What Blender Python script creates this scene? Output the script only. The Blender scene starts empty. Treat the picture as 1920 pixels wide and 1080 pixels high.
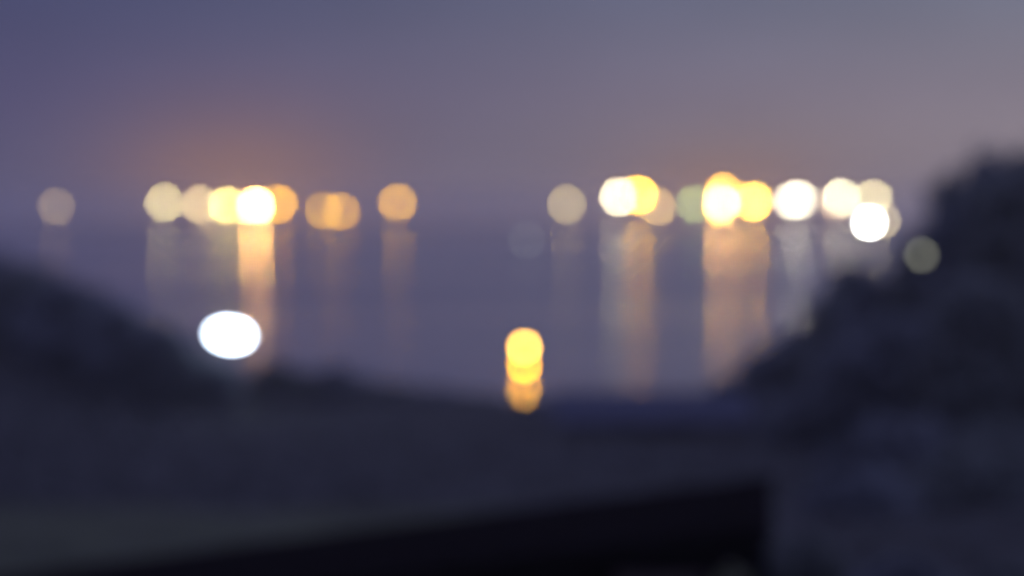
import bpy, math, random
import numpy as np
from mathutils import Vector, Matrix, Euler

random.seed(7)
rng = np.random.default_rng(7)
S = bpy.context.scene
COL = S.collection
R = math.radians

# ------------------------------------------------------------------ camera
CAM = Vector((0.0, 0.0, 8.0))          # 8 m above the bay
FPX = 960.0 / math.tan(R(12.0))        # focal length in photo pixels (24 degrees wide)
PITCH = math.atan(145.0 / FPX)
cam = bpy.data.cameras.new('camera')
cam_ob = bpy.data.objects.new('camera', cam)
COL.objects.link(cam_ob)
cam_ob.location = CAM
cam_ob.rotation_euler = (R(90) - PITCH, 0, 0)
cam.sensor_width = 36.0
cam.lens = 18.0 / math.tan(R(12.0))
cam.clip_start = 0.1
cam.clip_end = 9000.0
cam.dof.use_dof = True                 # the photo is focused on nothing: lens left at about 3 m
cam.dof.focus_distance = 3.0
cam.dof.aperture_fstop = 1.80
cam.dof.aperture_blades = 0
S.camera = cam_ob

# ------------------------------------------------------------------ sky
w = bpy.data.worlds.new('World')
S.world = w
w.use_nodes = True
nt = w.node_tree
nt.nodes.clear()
N = nt.nodes.new
L = nt.links.new
SUN_AZ = R(62.0)                       # the afterglow lies beyond the right edge
out = N('ShaderNodeOutputWorld')
add = N('ShaderNodeAddShader')
bg1 = N('ShaderNodeBackground')
bg2 = N('ShaderNodeBackground')
sky = N('ShaderNodeTexSky')
sky.sky_type = 'NISHITA'
sky.sun_disc = False
sky.sun_elevation = R(-1.0)
sky.sun_rotation = SUN_AZ
sky.dust_density = 2.0
L(sky.outputs[0], bg1.inputs['Color'])
bg1.inputs['Strength'].default_value = 0.05
tc = N('ShaderNodeTexCoord')
sep = N('ShaderNodeSeparateXYZ')
L(tc.outputs['Generated'], sep.inputs[0])
def math_node(op, a, b=None):
    n = N('ShaderNodeMath'); n.operation = op
    for i, v in enumerate((a, b)):
        if v is None: continue
        if isinstance(v, (int, float)): n.inputs[i].default_value = v
        else: L(v, n.inputs[i])
    return n.outputs[0]
# cloud deck colour by height above the horizon
elev = math_node('MAXIMUM', sep.outputs['Z'], 0.0)
ramp = N('ShaderNodeValToRGB')
L(math_node('POWER', elev, 0.5), ramp.inputs[0])
cr = ramp.color_ramp
SKY = [(0.0, (0.320, 0.222, 0.235)), (0.12, (0.275, 0.195, 0.212)), (0.22, (0.192, 0.145, 0.200)),
       (0.30, (0.122, 0.114, 0.185)), (0.5, (0.145, 0.148, 0.290)), (1.0, (0.200, 0.215, 0.460))]
while len(cr.elements) < len(SKY): cr.elements.new(0.5)
for e, (p, c) in zip(cr.elements, SKY):
    e.position = p; e.color = (*c, 1)
# brighter and greyer toward the afterglow (azimuth), darker and bluer away from it
dx, dy = math.sin(SUN_AZ), math.cos(SUN_AZ)
dot = math_node('ADD', math_node('MULTIPLY', sep.outputs['X'], dx), math_node('MULTIPLY', sep.outputs['Y'], dy))
az = N('ShaderNodeMapRange'); az.interpolation_type = 'SMOOTHSTEP'
L(dot, az.inputs['Value'])
az.inputs['From Min'].default_value = 0.20
az.inputs['From Max'].default_value = 0.86
mixc = N('ShaderNodeMix'); mixc.data_type = 'RGBA'
L(az.outputs[0], mixc.inputs[0])
mixc.inputs[6].default_value = (0.36, 0.465, 0.79, 1)
mixc.inputs[7].default_value = (1.50, 1.74, 1.44, 1)
mul = N('ShaderNodeMix'); mul.data_type = 'RGBA'; mul.blend_type = 'MULTIPLY'
mul.inputs[0].default_value = 1.0
hi = N('ShaderNodeMapRange'); hi.interpolation_type = 'SMOOTHSTEP'   # the difference dies out toward the zenith
L(elev, hi.inputs['Value']); hi.inputs['From Min'].default_value = 0.10; hi.inputs['From Max'].default_value = 0.55
hi.inputs['To Min'].default_value = 1.0; hi.inputs['To Max'].default_value = 0.0; L(hi.outputs[0], mul.inputs[0])
L(ramp.outputs[0], mul.inputs[6]); L(mixc.outputs[2], mul.inputs[7])
# soft cloud mottling
mp = N('ShaderNodeMapping'); mp.inputs['Scale'].default_value = (9, 9, 26)
L(tc.outputs['Generated'], mp.inputs[0])
cn = N('ShaderNodeTexNoise'); cn.inputs['Scale'].default_value = 1.0; cn.inputs['Detail'].default_value = 4
L(mp.outputs[0], cn.inputs[0])
cm = N('ShaderNodeMapRange'); L(cn.outputs[0], cm.inputs['Value'])
cm.inputs['From Min'].default_value = 0.3; cm.inputs['From Max'].default_value = 0.7
cm.inputs['To Min'].default_value = 0.94; cm.inputs['To Max'].default_value = 1.06
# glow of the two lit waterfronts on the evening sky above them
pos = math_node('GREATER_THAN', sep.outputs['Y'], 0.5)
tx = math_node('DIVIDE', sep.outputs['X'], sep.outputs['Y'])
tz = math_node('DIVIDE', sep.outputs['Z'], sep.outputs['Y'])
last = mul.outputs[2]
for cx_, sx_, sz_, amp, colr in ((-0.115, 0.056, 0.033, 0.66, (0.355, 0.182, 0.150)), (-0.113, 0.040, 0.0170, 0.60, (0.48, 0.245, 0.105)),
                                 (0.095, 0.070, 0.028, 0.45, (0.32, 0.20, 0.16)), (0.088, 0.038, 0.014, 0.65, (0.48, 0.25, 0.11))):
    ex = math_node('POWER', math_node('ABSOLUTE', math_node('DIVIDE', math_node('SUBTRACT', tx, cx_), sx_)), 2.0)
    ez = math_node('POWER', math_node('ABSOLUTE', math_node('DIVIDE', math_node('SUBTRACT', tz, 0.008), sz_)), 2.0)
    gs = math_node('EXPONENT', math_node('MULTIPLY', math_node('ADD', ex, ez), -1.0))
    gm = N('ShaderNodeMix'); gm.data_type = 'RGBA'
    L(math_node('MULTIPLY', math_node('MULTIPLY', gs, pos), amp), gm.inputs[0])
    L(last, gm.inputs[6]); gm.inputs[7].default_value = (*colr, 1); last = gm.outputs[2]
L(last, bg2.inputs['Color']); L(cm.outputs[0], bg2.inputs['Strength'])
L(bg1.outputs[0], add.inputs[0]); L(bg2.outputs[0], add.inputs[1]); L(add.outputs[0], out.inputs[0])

# ------------------------------------------------------------------ render settings
S.render.engine = 'CYCLES'
S.view_settings.view_transform = 'Standard'
S.view_settings.look = 'None'
S.view_settings.exposure = 0.0
S.view_settings.gamma = 1.0
S.view_settings.use_curve_mapping = False
cy = S.cycles
cy.use_adaptive_sampling = False
cy.use_denoising = True
cy.denoising_prefilter = 'ACCURATE'
cy.denoiser = 'OPENIMAGEDENOISE'
cy.max_bounces = 5; cy.diffuse_bounces = 4; cy.glossy_bounces = 3; cy.volume_bounces = 3
cy.transmission_bounces = 2; cy.transparent_max_bounces = 6
cy.sample_clamp_direct = 0.0; cy.sample_clamp_indirect = 3.0
cy.caustics_reflective = False; cy.caustics_refractive = False
cy.filter_width = 1.5

# ------------------------------------------------------------------ helpers
def P(px, py, D):
    """point of the place at depth D (metres along Y) that the photo shows at pixel px, py"""
    a = (540.0 - py) / FPX
    v = Vector(((px - 960.0) / FPX, math.cos(PITCH) + a * math.sin(PITCH), -math.sin(PITCH) + a * math.cos(PITCH)))
    return CAM + v * (D / v.y)

def tag(o, label=None, cat=None, group=None, kind=None):
    if label: o['label'] = label
    if cat: o['category'] = cat
    if group: o['group'] = group
    if kind: o['kind'] = kind
    return o

def empty(name, loc, rz=0.0):
    o = bpy.data.objects.new(name, None); COL.objects.link(o)
    o.location = loc; o.rotation_euler = (0, 0, rz); o.empty_display_size = 0.2
    return o

class MB:
    def __init__(s): s.v = []; s.f = []
    def box(s, x0, x1, y0, y1, z0, z1):
        n = len(s.v)
        s.v += [(x0,y0,z0),(x1,y0,z0),(x1,y1,z0),(x0,y1,z0),(x0,y0,z1),(x1,y0,z1),(x1,y1,z1),(x0,y1,z1)]
        s.f += [tuple(n+i for i in q) for q in ((3,2,1,0),(4,5,6,7),(0,1,5,4),(1,2,6,5),(2,3,7,6),(3,0,4,7))]
        return s
    def tube(s, pts, rad, k=8):
        pts = [Vector(p) for p in pts]; n0 = len(s.v)
        for i, p in enumerate(pts):
            d = (pts[min(i+1, len(pts)-1)] - pts[max(i-1, 0)]).normalized()
            a = d.cross(Vector((0.31, 0.95, 0.11))).normalized() if abs(d.y) < .9 else d.cross(Vector((1, 0, 0))).normalized()
            b = d.cross(a)
            for j in range(k):
                t = 2*math.pi*j/k
                s.v.append(tuple(p + (a*math.cos(t) + b*math.sin(t)) * rad[i]))
        for i in range(len(pts)-1):
            for j in range(k):
                j2 = (j+1) % k
                s.f.append((n0+i*k+j, n0+i*k+j2, n0+(i+1)*k+j2, n0+(i+1)*k+j))
        s.f.append(tuple(n0+j for j in range(k))[::-1])
        s.f.append(tuple(n0+(len(pts)-1)*k+j for j in range(k)))
        return s
    def lathe(s, prof, k=16, axis='z', c=(0,0,0)):
        """profile of (radius, height) about an axis through c"""
        n0 = len(s.v)
        for r_, h in prof:
            for j in range(k):
                t = 2*math.pi*j/k
                x, y = r_*math.cos(t), r_*math.sin(t)
                s.v.append((c[0]+x, c[1]+y, c[2]+h) if axis == 'z' else (c[0]+x, c[1]+h, c[2]+y))
        for i in range(len(prof)-1):
            for j in range(k):
                j2 = (j+1) % k
                s.f.append((n0+i*k+j, n0+i*k+j2, n0+(i+1)*k+j2, n0+(i+1)*k+j))
        s.f.append(tuple(n0+j for j in range(k))[::-1]); s.f.append(tuple(n0+(len(prof)-1)*k+j for j in range(k)))
        return s
    def mesh(s, name, mat, smooth=False):
        m = bpy.data.meshes.new(name); m.from_pydata(s.v, [], s.f); m.materials.append(mat)
        if smooth: m.shade_smooth()
        return m
    def build(s, name, mat, parent=None, smooth=False):
        o = bpy.data.objects.new(name, s.mesh(name, mat, smooth)); COL.objects.link(o)
        if parent: o.parent = parent
        return o

def mat_plain(name, c, rough=0.8, var=0.35, scale=3.0, metal=0.0, bump=0.2):
    m = bpy.data.materials.new(name); m.use_nodes = True
    t = m.node_tree; b = t.nodes['Principled BSDF']
    n = t.nodes.new('ShaderNodeTexNoise'); n.inputs['Scale'].default_value = scale; n.inputs['Detail'].default_value = 6
    tcn = t.nodes.new('ShaderNodeTexCoord'); t.links.new(tcn.outputs['Object'], n.inputs[0])
    r = t.nodes.new('ShaderNodeValToRGB'); t.links.new(n.outputs[0], r.inputs[0])
    r.color_ramp.elements[0].position = 0.3; r.color_ramp.elements[1].position = 0.7
    r.color_ramp.elements[0].color = (*[x*(1-var) for x in c], 1)
    r.color_ramp.elements[1].color = (*[min(1, x*(1+var)) for x in c], 1)
    t.links.new(r.outputs[0], b.inputs['Base Color'])
    b.inputs['Roughness'].default_value = rough; b.inputs['Metallic'].default_value = metal
    b.inputs['Specular IOR Level'].default_value = 0.25
    if bump:
        bp = t.nodes.new('ShaderNodeBump'); bp.inputs['Strength'].default_value = bump
        t.links.new(n.outputs[0], bp.inputs['Height']); t.links.new(bp.outputs[0], b.inputs['Normal'])
    return m

def mat_leaf(name, c):
    m = mat_plain(name, c, rough=0.5, var=0.45, scale=0.9, bump=0)
    t = m.node_tree; b = t.nodes['Principled BSDF']; b.inputs['Specular IOR Level'].default_value = 0.5
    tr = t.nodes.new('ShaderNodeBsdfTranslucent'); ad = t.nodes.new('ShaderNodeAddShader')   # light also comes through a leaf
    src = b.inputs['Base Color'].links[0].from_socket
    t.links.new(src, tr.inputs[0]); t.links.new(b.outputs[0], ad.inputs[0]); t.links.new(tr.outputs[0], ad.inputs[1])
    t.links.new(ad.outputs[0], t.nodes['Material Output'].inputs[0])
    return m

def mat_emit(name, c):
    m = bpy.data.materials.new(name); m.use_nodes = True
    t = m.node_tree; t.nodes.clear()
    o = t.nodes.new('ShaderNodeOutputMaterial'); e = t.nodes.new('ShaderNodeEmission')
    mx = max(c); e.inputs[0].default_value = (*[x/mx for x in c], 1); e.inputs[1].default_value = mx
    t.links.new(e.outputs[0], o.inputs[0])
    m.cycles.emission_sampling = 'FRONT_BACK'
    return m

M_metal = mat_plain('galvanised_metal', (0.16, 0.17, 0.18), 0.5, 0.2, 5, 0.6)
M_dark = mat_plain('dark_paint', (0.03, 0.03, 0.034), 0.6, 0.3, 6)
M_bark = mat_plain('bark', (0.07, 0.055, 0.045), 0.95, 0.4, 8, 0, 0.6)
M_leafA = mat_leaf('leaf_dark', (0.10, 0.11, 0.108))
M_leafB = mat_leaf('leaf_blue_green', (0.11, 0.12, 0.138))
M_olive = mat_leaf('leaf_yellow_olive', (0.10, 0.105, 0.05))
M_leafC = mat_leaf('leaf_olive', (0.036, 0.038, 0.040))

# ------------------------------------------------------------------ ground, water, far shore
def smooth(t): t = max(0.0, min(1.0, t)); return t*t*(3-2*t)
PROF = [(-60, 7.5), (0, 6.4), (4, 6.3), (10, 4.6), (16, 3.9), (30, 3.4), (60, 2.05), (80, 1.1), (92, 0.45), (101, 0.08), (108, -0.4), (130, -2.2), (400, -6)]
def ground_z(x, y):
    ye = y - 26*smooth((-x-9)/22.0) - 30*smooth((x-11)/22.0)
    if y < 30: ye = y
    elif y < 60: ye = y + (ye - y)*(y-30)/30
    for (a, za), (b, zb) in zip(PROF, PROF[1:]):
        if ye <= b:
            z = za + (zb-za)*max(0, (ye-a)/(b-a)); break
    else: z = PROF[-1][1]
    k = smooth((y-45)/40.0)*(1-smooth((y-190)/60))
    z += k*(1.6*smooth((-x-10)/16.0) + 1.8*smooth((x-10)/14.0))
    z += 0.10*math.sin(x*0.55+1.3)*math.sin(y*0.31) + 0.05*math.sin(x*1.7)*math.cos(y*1.1)
    return z
xs = np.concatenate([np.linspace(-260, -45, 22), np.linspace(-42, 42, 113), np.linspace(45, 260, 22)])
ys = np.concatenate([np.linspace(-60, 0, 16), np.linspace(0.8, 140, 150), np.linspace(144, 400, 40)])
gv = [(x, y, ground_z(x, y)) for y in ys for x in xs]
nx = len(xs)
gf = [(j*nx+i, j*nx+i+1, (j+1)*nx+i+1, (j+1)*nx+i) for j in range(len(ys)-1) for i in range(nx-1)]
g = MB(); g.v = gv; g.f = gf
M_ground = mat_plain('rough_grass_ground', (0.031, 0.032, 0.034), 0.95, 0.65, 0.45, 0, 0.5)
tag(g.build('ground', M_ground, smooth=True), kind='structure')

# water of the bay
mw = bpy.data.materials.new('bay_water'); mw.use_nodes = True
t = mw.node_tree; b = t.nodes['Principled BSDF']
b.inputs['Base Color'].default_value = (0.17, 0.132, 0.150, 1)
b.inputs['Roughness'].default_value = 0.19
b.inputs['IOR'].default_value = 1.5
tcw = t.nodes.new('ShaderNodeTexCoord')
mpw = t.nodes.new('ShaderNodeMapping'); mpw.inputs['Scale'].default_value = (0.10, 0.22, 1)
nw = t.nodes.new('ShaderNodeTexNoise'); nw.inputs['Scale'].default_value = 1.0; nw.inputs['Detail'].default_value = 3
bw = t.nodes.new('ShaderNodeBump'); bw.inputs['Strength'].default_value = 0.4; bw.inputs['Distance'].default_value = 0.12
t.links.new(tcw.outputs['Object'], mpw.inputs[0]); t.links.new(mpw.outputs[0], nw.inputs[0])
mpr = t.nodes.new('ShaderNodeMapping'); mpr.inputs['Scale'].default_value = (0.010, 0.030, 1)
nr = t.nodes.new('ShaderNodeTexNoise'); nr.inputs['Scale'].default_value = 1.0; nr.inputs['Detail'].default_value = 4
rr_ = t.nodes.new('ShaderNodeMapRange')                     # calm and ruffled patches of the bay
for k_, v_ in (('From Min', 0.40), ('From Max', 0.62), ('To Min', 0.13), ('To Max', 0.27)): rr_.inputs[k_].default_value = v_
t.links.new(tcw.outputs['Object'], mpr.inputs[0]); t.links.new(mpr.outputs[0], nr.inputs[0])
t.links.new(nr.outputs[0], rr_.inputs['Value']); t.links.new(rr_.outputs[0], b.inputs['Roughness'])
t.links.new(nw.outputs[0], bw.inputs['Height']); t.links.new(bw.outputs[0], b.inputs['Normal'])
wm = MB(); wm.v = [(-1500, 40, 0), (1500, 40, 0), (1500, 1700, 0), (-1500, 1700, 0)]; wm.f = [(0, 1, 2, 3)]
tag(wm.build('water', mw), kind='structure')

# far shore: a low narrow spit with a quay edge, the bay goes on behind it
FS = 1000.0
def far_z(x, y):
    d = y - (FS + 6*math.sin(x*0.011) + 4*math.sin(x*0.037+1))
    if d < 0: return -2.0 + 0.0*d
    return 1.1 + 0.5*math.sin(min(d, 70)/70*math.pi) - 3.2*smooth((d-52)/22)
fx = np.linspace(-1500, 1500, 170)
fy = np.concatenate([np.array([975., 988]), np.linspace(990, 1016, 14), np.linspace(1022, 1100, 14)])
fm = MB(); fm.v = [(x, y, far_z(x, y)) for y in fy for x in fx]; n_ = len(fx)
fm.f = [(j*n_+i, j*n_+i+1, (j+1)*n_+i+1, (j+1)*n_+i) for j in range(len(fy)-1) for i in range(n_-1)]
M_far = mat_plain('far_shore_scrub', (0.11, 0.105, 0.09), 0.95, 0.3, 0.02, 0, 0)
tag(fm.build('far_shore', M_far), kind='structure')

# ------------------------------------------------------------------ haze over the bay
HAZE = 0.0010
hz = MB().box(-1550, 1550, -80, 1760, -8, 19)
mh = bpy.data.materials.new('evening_haze'); mh.use_nodes = True
t = mh.node_tree; t.nodes.remove(t.nodes['Principled BSDF'])
pv = t.nodes.new('ShaderNodeVolumePrincipled')
pv.inputs['Color'].default_value = (0.97, 0.95, 1.0, 1)
pv.inputs['Density'].default_value = HAZE
pv.inputs['Anisotropy'].default_value = 0.7
t.links.new(pv.outputs[0], t.nodes['Material Output'].inputs['Volume'])
tag(hz.build('haze', mh), kind='stuff')

# ------------------------------------------------------------------ lamps of the far shore
GROUP_FAR = 'lamps along the far shore'
def lin(c):
    return [((x/255)/12.92 if x/255 <= 0.04045 else ((x/255+0.055)/1.055)**2.4) for x in c]
BLUR = 72.0                             # photo pixels across one out-of-focus point
def emission(target, s_px, fill, k=1.0, D=0.0):
    """radiance that lifts a disc of the photo to `target` (linear) above the dusk behind it"""
    p = (s_px/BLUR)**2 * fill
    k *= math.exp(HAZE*D)               # the haze on the way takes this much away
    return [max(0.0, x)*k/p for x in target]

def mast_lamp(px, py, D, target, label, s_px=13.0, n=7):
    """pole with a round head that carries n flood lamps"""
    c = P(px, py, D)
    r = s_px/FPX*D/2
    gz = max(far_z(c.x, c.y), 0.2) if D > 900 else ground_z(c.x, c.y)
    e = empty('floodlight_mast', (c.x, c.y, gz - 0.1))
    tag(e, label, 'floodlight', GROUP_FAR)
    H = c.z - gz + 0.1
    MB().tube([(0, 0.45, 0), (0, 0.45, H*0.5), (0, 0.4, H+r*0.2)], [0.28, 0.2, 0.13], 8).build('pole', M_metal, e)
    MB().lathe([(0.42, 0), (0.42, 0.18), (0.3, 0.3)], 10, 'z', (0, 0.45, 0)).build('base_plate', M_metal, e)
    MB().lathe([(r*0.5, 0.28), (r*1.0, 0.2), (r*1.02, 0.1), (r*0.5, 0.1)], 18, 'y', (0, 0, H)).build('head_frame', M_dark, e)
    em = mat_emit('lamp_glow', emission(target, s_px, 0.72, D=D))
    rr = r/3.0
    lens = None
    spots = [(0, 0)] + [(2*rr*math.cos(math.pi*i/3), 2*rr*math.sin(math.pi*i/3)) for i in range(6)]
    for (sx, sz) in spots[:n]:
        h = MB().lathe([(rr*0.96, -0.05), (rr*0.97, 0.12), (rr*0.5, 0.3)], 12, 'y').build('lamp_housing', M_dark, e)
        h.location = (sx, 0, H+sz)
        if lens is None:
            lm = MB().lathe([(rr*0.94, -0.06), (rr*0.75, -0.16), (rr*0.35, -0.22)], 12, 'y').mesh('lamp_lens', em); lens = lm
        l = bpy.data.objects.new('lamp_lens', lens); COL.objects.link(l); l.parent = h
    return e

def globe_lamp(px, py, D, target, label, s_px=11.0, group=GROUP_FAR, pole=(0.2, 0.14, 0.1)):
    c = P(px, py, D)
    r = s_px/FPX*D/2
    gz = max(far_z(c.x, c.y), 0.2) if D > 900 else ground_z(c.x, c.y)
    e = empty('globe_lamp', (c.x, c.y, gz - 0.1))
    tag(e, label, 'lamp', group)
    H = c.z - gz + 0.1
    MB().tube([(0, 0, 0), (0, 0, H*0.5), (0, 0, H-r*0.95)], list(pole), 8).build('pole', M_metal, e)
    MB().lathe([(r*0.3, -r*1.1), (r*0.45, -r*0.9), (r*0.3, -r*0.85)], 10, 'z', (0, 0, H)).build('collar', M_dark, e)
    MB().lathe([(r*math.sin(a), -r*math.cos(a)) for a in np.linspace(0.25, math.pi-0.02, 8)], 12, 'z', (0, 0, H)) \
        .build('globe', mat_emit('lamp_glow', emission(target, s_px, 1.0, D=D)), e)
    return e

WHITE = (9.0, 8.2, 6.6)
# left cluster
globe_lamp(105, 388, 1040, (0.15, 0.105, 0.05), 'faint pinkish lamp standing alone near the left edge of the far shore', 12)
mast_lamp(308, 380, 1010, (0.62, 0.50, 0.20), 'cream lamp at the left end of the left row of bright lamps')
mast_lamp(376, 384, 1015, (0.66, 0.48, 0.20), 'cream lamp between the leftmost cream lamp and the yellow one')
globe_lamp(403, 409, 1004, (0.10, 0.07, 0.03), 'dim grey lamp low beneath the cream and yellow lamps', 12)
mast_lamp(427, 386, 1008, (1.5, 1.1, 0.26), 'bright yellow lamp touching the left side of the white glare lamp', 14)
mast_lamp(480, 386, 1002, (8.5, 4.1, 1.0), 'brightest lamp of the left row, white with a long amber reflection below', 14)
mast_lamp(523, 382, 1012, (0.85, 0.37, 0.0), 'orange lamp touching the right side of the brightest left lamp')
globe_lamp(607, 395, 1020, (0.36, 0.175, 0.0), 'left one of the two overlapping dull orange lamps', 12)
globe_lamp(639, 397, 1022, (0.44, 0.20, 0.0), 'right one of the two overlapping dull orange lamps', 12)
mast_lamp(745, 380, 1016, (0.58, 0.275, 0.01), 'peach orange lamp standing alone at the right end of the left row')
# centre
mast_lamp(1063, 383, 1014, (0.33, 0.25, 0.10), 'tan lamp standing alone at the left end of the right row')
# right row
mast_lamp(1160, 369, 1006, (1.5, 1.3, 0.78), 'white lamp at the left of the right row beside a yellow one', 14)
mast_lamp(1198, 366, 1009, (3.2, 1.45, 0.06), 'yellow lamp overlapping the right side of the first white lamp', 14)
globe_lamp(1232, 388, 1018, (0.45, 0.29, 0.09), 'small tan lamp tucked below the right side of the yellow lamp', 12)
globe_lamp(1302, 383, 1020, (0.22, 0.28, 0.09), 'green lamp, the only green one in the rows', 12)
mast_lamp(1357, 360, 1013, (1.6, 0.75, 0.05), 'amber lamp showing above the white centre of the right row')
mast_lamp(1353, 380, 1003, (3.9, 2.0, 0.70), 'brightest amber white lamp in the middle of the right row', 13)
mast_lamp(1352, 392, 1017, (1.5, 0.70, 0.05), 'yellow lamp showing below the white centre of the right row', 10)
mast_lamp(1413, 378, 1007, (4.0, 1.9, 0.16), 'yellow lamp right of the brightest lamp in the right row', 14)
mast_lamp(1484, 376, 1005, (1.0, 0.88, 0.60), 'left one of the fused pair of white lamps in the right row', 14)
mast_lamp(1499, 374, 1011, (1.0, 0.90, 0.62), 'right one of the fused pair of white lamps in the right row', 14)
mast_lamp(1577, 371, 1008, (1.1, 1.0, 0.6), 'pale cream lamp between the fused white pair and the end lamps')
globe_lamp(1568, 380, 1019, (0.35, 0.22, 0.12), 'faint peach lamp behind the lower left of the pale cream lamp', 12)
mast_lamp(1637, 372, 1010, (0.7, 0.58, 0.28), 'cream lamp at the right end above the low white lamp')


# ------------------------------------------------------------------ lights nearer than the far shore
def marker_post(px, py, D, target, s_px, label):
    """piles standing in the bay with a lamp on top"""
    c = P(px, py, D); r = s_px/FPX*D/2
    e = tag(empty('channel_marker', (c.x, c.y, -0.6)), label, 'channel marker')
    H = c.z + 0.6
    MB().tube([(0, 0, 0), (0, 0, H-r*1.6)], [0.16, 0.12], 10).build('pile', M_bark, e)
    MB().lathe([(0.3, H*0.55), (0.34, H*0.57), (0.34, H*0.8), (0.3, H*0.82)], 12).build('day_mark', M_dark, e)
    MB().lathe([(r*0.8, H-r*1.6), (r*0.9, H-r*1.3), (r*0.6, H-r*1.0)], 12).build('lamp_base', M_dark, e)
    MB().lathe([(r*0.6, H-r), (r, H-r*0.4), (r, H+r*0.4), (r*0.5, H+r)], 12).build('lantern_glass', mat_emit('lamp_glow', emission(target, s_px, 0.9, D=D)), e)
    MB().lathe([(r*0.7, H+r*1.0), (r*0.7, H+r*1.1), (r*0.1, H+r*1.5)], 12).build('lantern_cap', M_dark, e)
marker_post(988, 450, 430, (0.018, 0.019, 0.018), 10, 'channel marker post with a barely lit grey lamp on the open water')

# amber lantern on a short post standing in the shallows of the near shore
c = P(983, 651, 116.6)
e = tag(empty('shore_lantern', (c.x, c.y, -0.5)), 'post in the shallows with two amber lanterns, one above the other', 'lantern')
H = c.z + 0.5; r = 0.135
H2 = P(983, 685, 116.6).z + 0.5
MB().tube([(0, 0.12, 0), (0, 0.12, H-0.30)], [0.09, 0.07], 10).build('post', M_bark, e)
MB().lathe([(0.05, H2-0.16), (0.12, H2-0.10), (0.12, H2+0.10), (0.05, H2+0.15)], 14, 'z', (0, -0.06, 0)).build('lower_lantern_glass', mat_emit('amber_glow', emission((1.1, 0.46, 0.0), 10, 0.95)), e)
MB().lathe([(0.14, H2+0.15), (0.13, H2+0.18), (0.03, H2+0.26)], 12, 'z', (0, -0.04, 0)).build('lower_lantern_cap', M_dark, e)
MB().lathe([(0.10, H-0.42), (0.17, H-0.38), (0.16, H-0.20), (0.12, H-0.16)], 12).build('lantern_base', M_dark, e)
MB().lathe([(0.10, H-0.16), (r, H-0.10), (r, H+0.10), (0.10, H+0.15)], 14).build('lantern_glass', mat_emit('amber_glow', emission((1.75, 0.82, 0.09), 11, 0.95)), e)
MB().lathe([(0.19, H+0.15), (0.17, H+0.19), (0.03, H+0.32)], 12).build('lantern_cap', M_dark, e)
for k in range(4):
    a = math.pi/4 + k*math.pi/2
    MB().tube([(0.15*math.cos(a), 0.15*math.sin(a), H-0.18), (0.15*math.cos(a), 0.15*math.sin(a), H+0.17)], [0.008, 0.008], 5).build('guard_bar', M_dark, e)

# wide white luminaire on a post on the left bank
D = 82.0
c = P(429, 629, D)
gz = ground_z(c.x, c.y+0.5)
e = tag(empty('street_lamp', (c.x, c.y+0.5, gz-0.1)), 'nearest lamp, wide and glaring white, on a post on the left bank', 'street lamp')
H = c.z - gz + 0.1
MB().tube([(0, 0.1, 0), (0, 0.1, H*0.6), (0, 0.08, H+0.14)], [0.09, 0.07, 0.05], 10).build('pole', M_metal, e)
MB().tube([(0, 0.08, H+0.14), (0, 0.1, H+0.3), (0, -0.05, H+0.3)], [0.045, 0.04, 0.035], 8).build('arm', M_metal, e)
hd = MB().box(-0.60, 0.60, -0.14, 0.02, -0.30, 0.30).build('lamp_housing', M_metal, e)
hd.location = (0, 0, H); hd.rotation_euler = (0, R(6), 0)
em = mat_emit('white_glow', (24, 29, 35))
lb = MB().lathe([(0.56, -0.143), (0.54, -0.18), (0.3, -0.21)], 28, 'y'); lb.v = [(x_, y_, z_*0.46) for x_, y_, z_ in lb.v]
ln = lb.build('lamp_lens', em, hd)

# ------------------------------------------------------------------ vegetation
def leaf_mesh(name, blobs, n, size, mat, jitter=1.0):
    """n small leaf faces scattered through a set of ellipsoid clumps (centre, radii)"""
    vol = np.array([b_[1][0]*b_[1][1]*b_[1][2] for b_ in blobs])**0.8; vol = vol/vol.sum()
    idx = rng.choice(len(blobs), n, p=vol)
    d = rng.normal(size=(n, 3)); d /= np.linalg.norm(d, axis=1)[:, None]
    rad = rng.random(n)**0.42 * (1 + 0.16*rng.normal(size=n)*jitter)
    C = np.array([b_[0] for b_ in blobs])[idx]; Rr = np.array([b_[1] for b_ in blobs])[idx]
    c_ = C + d*rad[:, None]*Rr
    u = rng.normal(size=(n, 3)); u /= np.linalg.norm(u, axis=1)[:, None]
    q = rng.normal(size=(n, 3)); v_ = np.cross(u, q); v_ /= np.linalg.norm(v_, axis=1)[:, None]
    s_ = size*(0.6+0.8*rng.random(n))[:, None]
    V = np.stack([c_-u*s_, c_+v_*s_*0.45, c_+u*s_, c_-v_*s_*0.45], 1).reshape(-1, 3)
    m = bpy.data.meshes.new(name)
    m.from_pydata(V.tolist(), [], [(4*i, 4*i+1, 4*i+2, 4*i+3) for i in range(n)])
    m.materials.append(mat)
    return m

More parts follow.
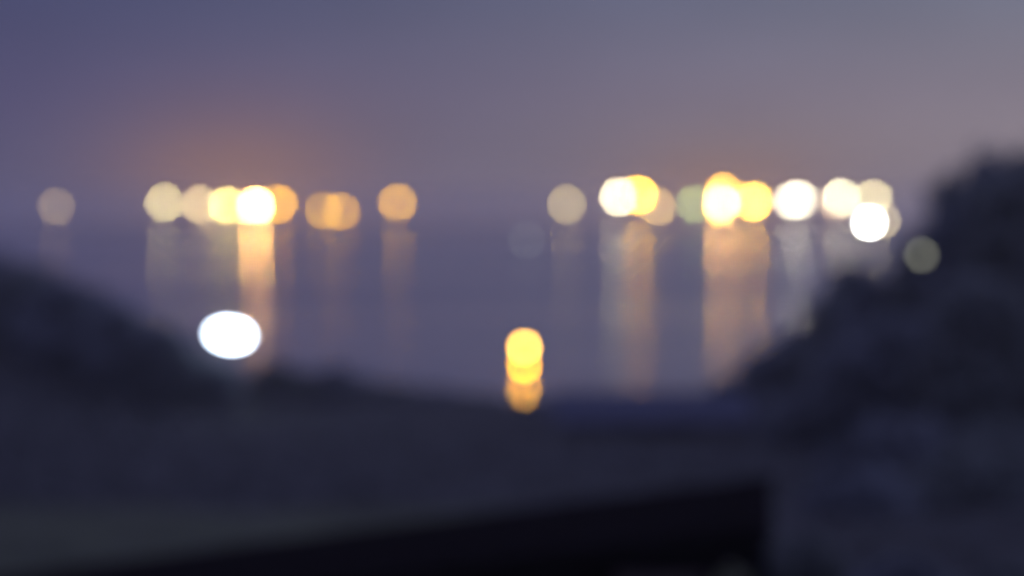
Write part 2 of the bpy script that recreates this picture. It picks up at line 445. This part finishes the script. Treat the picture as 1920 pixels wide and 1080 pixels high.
def tree(name, x, y, top_z, width, label, cat, group, mat, trunk=True, leaf=0.17, n=5200, low=0.15, depth=None):
    gz = ground_z(x, y); H = max(top_z - gz, 0.35)
    e = tag(empty(name, (x, y, gz-0.05)), label, cat, group)
    W = width/2; blobs = []; D_ = (depth or width)/2
    if trunk:
        lean = random.uniform(-.12, .12)*H*0.4
        fork = H*random.uniform(0.28, 0.38)
        pts = [(0, 0, 0), (lean*0.3, 0, fork*0.5), (lean*0.6, 0, fork), (lean, 0.1, H*0.72)]
        r0 = 0.035*H+0.03
        mb = MB().tube(pts, [r0*1.25, r0, r0*0.85, r0*0.35], 9)
        tr = mb.build('trunk', M_bark, e)
        for k in range(6):
            a = k*math.pi/3 + random.uniform(-.4, .4); l = W*random.uniform(0.5, 0.8)
            z0 = fork*random.uniform(0.85, 1.35); z1 = z0 + H*random.uniform(0.15, 0.32)
            MB().tube([(lean*0.6, 0, z0), (lean*0.6+math.cos(a)*l*0.5, math.sin(a)*l*0.5, z0+(z1-z0)*0.6), (lean*0.6+math.cos(a)*l, math.sin(a)*l, z1)],
                      [r0*0.45, r0*0.3, r0*0.12], 6).build('limb', M_bark, e)
    nb = 16 if trunk else 9
    for k in range(nb):
        f = random.random()**0.8
        z_ = H*(low + (0.93-low)*f)
        prof = math.sin(math.pi*min(1, max(0.12, (f*0.86+0.12))))**0.6
        a = random.uniform(0, 2*math.pi); rr = random.uniform(0.1, 0.68)*prof
        s_ = random.uniform(0.22, 0.40)
        b_r = s_*W*1.1
        zc = min(z_, H - b_r*0.55)
        blobs.append(((math.cos(a)*rr*W, math.sin(a)*rr*D_, zc), (b_r, b_r*D_/W if D_ > W else b_r, b_r*random.uniform(0.55, 0.8))))
    blobs.append(((random.uniform(-.15, .15)*W, 0, H*0.84), (W*0.42, W*0.42, H*0.15)))
    blobs.append(((0, 0, H*0.5), (W*0.62, D_*0.62, H*0.36)))
    cm_ = leaf_mesh('crown', blobs, n, leaf, mat)
    o = bpy.data.objects.new('crown' if trunk else 'foliage', cm_); COL.objects.link(o); o.parent = e
    return e

def T(name, px, py, D, wpx, label, cat, group, mat, **k):
    """tree whose top stands where the photo shows px, py when it is D metres away, wpx photo pixels wide"""
    c_ = P(px, py, D)
    return tree(name, c_.x, D, c_.z, wpx/FPX*D, label, cat, group, mat, **k)

GL, GR, GC = 'trees and bushes on the left bank', 'trees on the right bank', 'bushes along the near waterline'
T('tree', -70, 455, 88, 330, 'tall dark tree cut by the left edge of the picture', 'tree', GL, M_leafB)
T('tree', 45, 492, 86, 260, 'dark tree at the left edge, below the pinkish lamp', 'tree', GL, M_leafA)
T('tree', 165, 545, 84, 240, 'round dark tree on the left bank, second of the descending skyline', 'tree', GL, M_leafB)
T('bush', 268, 588, 83, 210, 'dark bush on the left bank between the round tree and the glaring lamp', 'bush', GL, M_leafA, trunk=False)
T('bush', 345, 640, 84, 170, 'dark bush just left of the glaring white lamp', 'bush', GL, M_leafB, trunk=False)
T('bush', 440, 704, 86, 190, 'low bush right under the glaring white lamp', 'bush', GL, M_leafC, trunk=False)
T('bush', 530, 682, 94, 150, 'low bush at the foot of the long amber reflection', 'bush', GC, M_leafA, trunk=False)
T('bush', 620, 692, 96, 170, 'broad low bush right of the amber reflection', 'bush', GC, M_leafB, trunk=False)
T('bush', 715, 720, 98, 170, 'low bush midway between the amber reflection and the amber lantern', 'bush', GC, M_leafA, trunk=False)
T('bush', 815, 732, 99, 160, 'low bush second to the left of the amber lantern', 'bush', GC, M_leafB, trunk=False)
T('bush', 900, 742, 98, 140, 'low bush next to the amber lantern on its left', 'bush', GC, M_leafA, trunk=False)
T('bush', 1010, 764, 90, 120, 'very low bush under the reflection of the amber lantern', 'bush', GC, M_leafB, trunk=False)
T('bush', 1425, 664, 78, 150, 'round dark bush at the right end of the blue roof', 'bush', GR, M_leafA, trunk=False)
T('bush', 1360, 715, 80, 120, 'small dark bush in front of the round one by the blue roof', 'bush', GR, M_leafB, trunk=False)
T('tree', 1520, 600, 74, 190, 'lowest tree of the right bank, stepping down to the blue roof', 'tree', GR, M_leafB)
T('tree', 1590, 492, 72, 200, 'dark tree directly under the low bluish white lamp', 'tree', GR, M_leafA)
T('tree', 1690, 512, 70, 200, 'dark tree under the dim green grey lamp of the right bank', 'tree', GR, M_leafB)
T('tree', 1795, 318, 66, 210, 'tall tree of the right bank with its shoulder beside the row of lamps', 'tree', GR, M_leafA, n=7000)
T('tree', 1742, 405, 69, 170, 'middle sized tree stepping up toward the tall ones of the right bank', 'tree', GR, M_leafB)
T('tree', 1850, 268, 68, 240, 'tallest tree of the right bank, its tip above all others', 'tree', GR, M_leafB, n=6500)
T('tree', 1940, 268, 64, 260, 'tall tree cut by the right edge of the picture', 'tree', GR, M_leafA, n=6500)
T('tree', 1660, 600, 58, 330, 'broad middle tree in front on the right slope', 'tree', GR, M_leafB, n=7000)
T('tree', 1840, 520, 56, 360, 'broad tall tree in front at the right edge of the slope', 'tree', GR, M_leafA, n=8000)
T('bush', 1520, 745, 60, 280, 'broad bush on the right slope beneath the lowest tree', 'bush', GR, M_leafB, trunk=False)
T('bush', 1700, 790, 48, 380, 'wide bush halfway down the right slope', 'bush', GR, M_leafB, trunk=False, n=6000)
T('bush', 1890, 800, 46, 330, 'wide bush halfway down the slope at the right edge', 'bush', GR, M_leafA, trunk=False, n=6000)
T('bush', 1610, 895, 40, 300, 'bush on the lower right slope behind the pointed shrub', 'bush', GR, M_leafB, trunk=False, n=6000)
T('bush', 1830, 860, 42, 380, 'bush on the lower right slope near the right edge', 'bush', GR, M_leafA, trunk=False, n=6000)
GF = 'shrubs in the foreground beside the shed'
T('shrub', 1535, 990, 21, 230, 'dark shrub with a pointed top right of the black shed', 'shrub', GF, M_leafA, trunk=False, leaf=0.06, n=5000)
T('shrub', 1700, 1030, 20, 330, 'low dark shrub between the pointed shrub and the right corner', 'shrub', GF, M_leafB, trunk=False, leaf=0.06, n=5000)
T('shrub', 1885, 1045, 19, 340, 'low dark shrub in the bottom right corner', 'shrub', GF, M_leafA, trunk=False, leaf=0.06, n=5000)

# mown grass between the shed and the rough slope
lx = np.linspace(-9.5, 2.5, 30); ly = np.linspace(23.5, 41, 34)
lw = MB(); lw.v = [(x + 0.5*math.sin(y*0.6), y + 0.6*math.sin(x*0.5), ground_z(x + 0.5*math.sin(y*0.6), y + 0.6*math.sin(x*0.5)) + 0.02) for y in ly for x in lx]
lw.f = [(j*30+i, j*30+i+1, (j+1)*30+i+1, (j+1)*30+i) for j in range(33) for i in range(29)]
tag(lw.build('lawn', mat_plain('mown_grass', (0.066, 0.074, 0.040), 0.95, 0.35, 0.6, 0, 0.4), smooth=True), kind='structure')

for i_, (px_, py_, D_, w_) in enumerate(((108, 522, 82, 260), (222, 566, 80, 250), (312, 612, 80, 200), (395, 676, 81, 180))):
    T('bush', px_, py_, D_, w_, ('round bush in front of the dark tree at the left edge', 'round bush in front of the second tree of the left bank',
      'bush filling the gap left of the glaring lamp', 'low bush at the foot of the glaring lamp on its left')[i_], 'bush', GL, M_leafB, trunk=False)
for i_, (px_, py_, D_, w_) in enumerate(((1462, 640, 73, 170), (1548, 545, 71, 170), (1642, 502, 69, 180), (1712, 462, 66, 170), (1786, 372, 63, 190), (1895, 288, 62, 260))):
    T('tree', px_, py_, D_, w_, ('lowest small tree of the right bank above the end of the blue roof', 'small tree on the diagonal edge of the right bank under the amber columns',
      'small tree in the dip between the two low trees of the right bank', 'small tree by the dim green grey lamp', 'tree in front of the shoulder of the right bank',
      'broad tree in front of the two tallest at the right edge')[i_], 'tree', GR, M_leafA if i_ % 2 else M_leafB, n=4500)

# rough growth over the slopes: one uncountable mass
V = []; F = []
n_u = 60000
ux = rng.uniform(-40, 40, n_u); uy = 22 + (118-22)*rng.random(n_u)**0.75
keep = np.abs(ux) < uy*0.26+6
ux, uy = ux[keep], uy[keep]
clump = np.sin(ux*0.5+1)*np.sin(uy*0.33+2) + 0.6*np.sin(ux*1.3)*np.sin(uy*0.9)
for i in range(len(ux)):
    x, y = ux[i], uy[i]
    side = smooth((-x-5)/9.0) + smooth((x-6)/8.0)
    if clump[i] + 1.6*side + random.uniform(-0.5, 0.5) < 0.35: h_ = 0.10; s_ = 0.09
    else: h_ = random.uniform(0.1, 0.35 + 0.9*min(1, side)*smooth((y-35)/30)); s_ = 0.16
    z = ground_z(x, y)
    if z < 0.12 or (24 < y < 41 and -9.5 < x < 2.5 and random.random() < 0.85): continue
    z += random.uniform(0, h_)
    a, bb = random.uniform(0, 6.28), random.uniform(-1.0, 1.2)
    uu = Vector((math.cos(a)*math.cos(bb), math.sin(a)*math.cos(bb), math.sin(bb)))*s_
    vv = Vector((-math.sin(a), math.cos(a), random.uniform(-.4, .4)))*s_*0.5
    c_ = Vector((x, y, z)); k = len(V)
    V += [tuple(c_-uu), tuple(c_+vv), tuple(c_+uu), tuple(c_-vv)]; F.append((k, k+1, k+2, k+3))
um = MB(); um.v = V; um.f = F
tag(um.build('undergrowth', M_leafC), kind='stuff')

# ------------------------------------------------------------------ boathouse with a blue roof at the waterline
M_blue = mat_plain('blue_roof_paint', (0.066, 0.076, 0.135), 0.55, 0.2, 1.5)
M_wood = mat_plain('weathered_boards', (0.13, 0.11, 0.10), 0.9, 0.3, 4)
bx0, bx1 = P(1035, 760, 69.5).x, P(1400, 760, 69.5).x
zt = P(1200, 735, 69.5).z - 0.1; ze = P(1200, 792, 67.4).z
e = tag(empty('boathouse', ((bx0+bx1)/2, 69.5, ground_z((bx0+bx1)/2, 69.5)-0.3)), 'low boathouse with a long blue roof near the waterline', 'boathouse')
gz = e.location.z; hw = (bx1-bx0)/2
zt -= gz; ze -= gz; zt = max(zt, ze+0.35)
MB().box(-hw+0.3, hw-0.3, -1.5, 1.7, 0, ze).build('wall', M_wood, e)
for sgn in (-1, 1):
    m_ = MB(); y0, y1 = sgn*2.1, sgn*0.004
    m_.v = [(-hw, y0, ze-0.03), (hw, y0, ze-0.03), (hw, y1, zt), (-hw, y1, zt), (-hw, y0, ze+0.03), (hw, y0, ze+0.03), (hw, y1, zt+0.06), (-hw, y1, zt+0.06)]
    m_.f = [(3,2,1,0),(4,5,6,7),(0,1,5,4),(1,2,6,5),(2,3,7,6),(3,0,4,7)]
    rp = m_.build('roof', M_blue, e)
    rb = MB()
    for k in range(28):
        x = -hw + 0.15 + k*(2*hw-0.3)/27
        rb.tube([(x, y0, ze+0.05), (x, y1, zt+0.08)], [0.03, 0.03], 4)
    rs = rb.build('standing_seam', M_blue, rp); rs['kind'] = 'stuff'
MB().tube([(-hw-0.02, 0, zt+0.09), (hw+0.02, 0, zt+0.09)], [0.07, 0.07], 8).build('ridge_cap', M_blue, e)

# ------------------------------------------------------------------ black shed below the viewpoint
M_tar = mat_plain('tarred_boards', (0.011, 0.009, 0.011), 0.85, 0.3, 3)
M_felt = mat_plain('roofing_felt', (0.012, 0.010, 0.011), 0.9, 0.3, 5)
M_door = mat_plain('brown_door', (0.10, 0.075, 0.065), 0.8, 0.25, 4)
SB, DEP = 18.0, 2.6                     # distance of the back wall, depth of the shed
cR = P(1440, 893, SB)                   # back right corner of the roof
rz = -math.atan2(cR.x, SB)
aL = 4.937; zL = P(230, 1050, SB+0.52).z
LEN = 7.2
sl = (cR.z - zL)/aL                     # the roof falls toward the left
gz0 = 3.3
e = tag(empty('shed', (cR.x, cR.y, gz0), rz), 'black tarred shed whose roof edge rises toward the right at the bottom', 'shed')
ZR = cR.z - gz0 - 0.11
def ztop(x): return ZR + sl*x           # local x runs from -LEN to 0, local y from -DEP to 0
def wallboard(name, xa, xb, ya, yb, z0):
    za, zb = ztop(xa), ztop(xb)
    m_ = MB(); m_.v = [(xa,ya,z0),(xb,ya,z0),(xb,yb,z0),(xa,yb,z0),(xa,ya,za),(xb,ya,zb),(xb,yb,zb),(xa,yb,za)]
    m_.f = [(3,2,1,0),(4,5,6,7),(0,1,5,4),(1,2,6,5),(2,3,7,6),(3,0,4,7)]
    return m_.build(name, M_tar, e)
ca, sa = math.cos(rz), math.sin(rz)
def local_x(px, yl):                    # local x of the front wall seen at pixel px
    t_ = (px-960)/FPX
    return ((cR.y + ca*yl)*t_ - cR.x + sa*yl)/(ca - sa*t_)
dx0, dx1 = local_x(1150, -DEP), local_x(1325, -DEP)
dz = ztop(dx0) - 0.10
nb = 26; wbd = LEN/nb
for k in range(nb):
    xa, xb = -LEN+k*wbd, -LEN+(k+1)*wbd-0.012
    yo = 0.006*(k % 2)
    wallboard('wall_board', xa, xb, -DEP-yo, -DEP+0.04, 0 if (xb < dx0 or xa > dx1) else dz+0.04)
wallboard('back_wall', -LEN, 0, -0.05, 0, 0)
wallboard('side_wall', -LEN, -LEN+0.05, -DEP+0.05, -0.06, 0)
wallboard('side_wall', -0.05, 0, -DEP+0.05, -0.06, 0)
dr = MB().box(dx0+0.02, dx1-0.02, -DEP-0.02, -DEP+0.03, 0.1, dz).build('door', M_door, e)
MB().lathe([(0.02, -0.05), (0.03, -0.03), (0.01, 0)], 8, 'y', (dx1-0.1, -DEP-0.02, dz*0.5)).build('handle', M_metal, dr)
m_ = MB(); xa, xb, ya, yb = -LEN-0.1, 0.03, -DEP-0.08, 0.12
m_.v = [(xa,ya,ztop(xa)+.005),(xb,ya,ztop(xb)+.005),(xb,yb,ztop(xb)+.005),(xa,yb,ztop(xa)+.005),
        (xa,ya,ztop(xa)+.10),(xb,ya,ztop(xb)+.10),(xb,yb,ztop(xb)+.10),(xa,yb,ztop(xa)+.10)]
m_.f = [(3,2,1,0),(4,5,6,7),(0,1,5,4),(1,2,6,5),(2,3,7,6),(3,0,4,7)]
m_.build('roof', M_felt, e)
for m_ in (M_tar, M_felt): m_.node_tree.nodes['Principled BSDF'].inputs['Specular IOR Level'].default_value = 0.0
T('shrub', 1470, 1004, 15.4, 120, 'small dark shrub at the right corner of the black shed', 'shrub', GF, M_leafA, trunk=False, leaf=0.045, n=3500)
T('shrub', 1375, 1056, 14.6, 210, 'olive shrub against the front of the black shed', 'shrub', GF, M_olive, trunk=False, leaf=0.045, n=5000)

GB = 'lamps on the right bank'
globe_lamp(1630, 417, 79, (2.6, 2.65, 2.4), 'bluish white lamp on the right bank, lowest of the glaring lights', 12, GB, (0.07, 0.05, 0.035))
globe_lamp(1655, 414, 81, (0.35, 0.28, 0.15), 'dim cream lamp on the right bank beside the bluish white one', 10, GB, (0.07, 0.05, 0.035))

# lamp seen through the foliage of the right bank
c = P(1728, 478, 61)
gz = ground_z(c.x, c.y)
e = tag(empty('path_lamp', (c.x, c.y, gz-0.1)), 'dim green grey lamp half hidden by the trees of the right bank', 'lamp')
H = c.z-gz+0.1
MB().tube([(0, 0, 0), (0, 0, H-0.09)], [0.07, 0.05], 8).build('pole', M_metal, e)
MB().lathe([(0.03, H-0.09), (0.09, H-0.04), (0.09, H+0.04), (0.03, H+0.09)], 12).build('globe', mat_emit('lamp_glow', emission((0.046, 0.046, 0.034), 11, 0.9)), e)
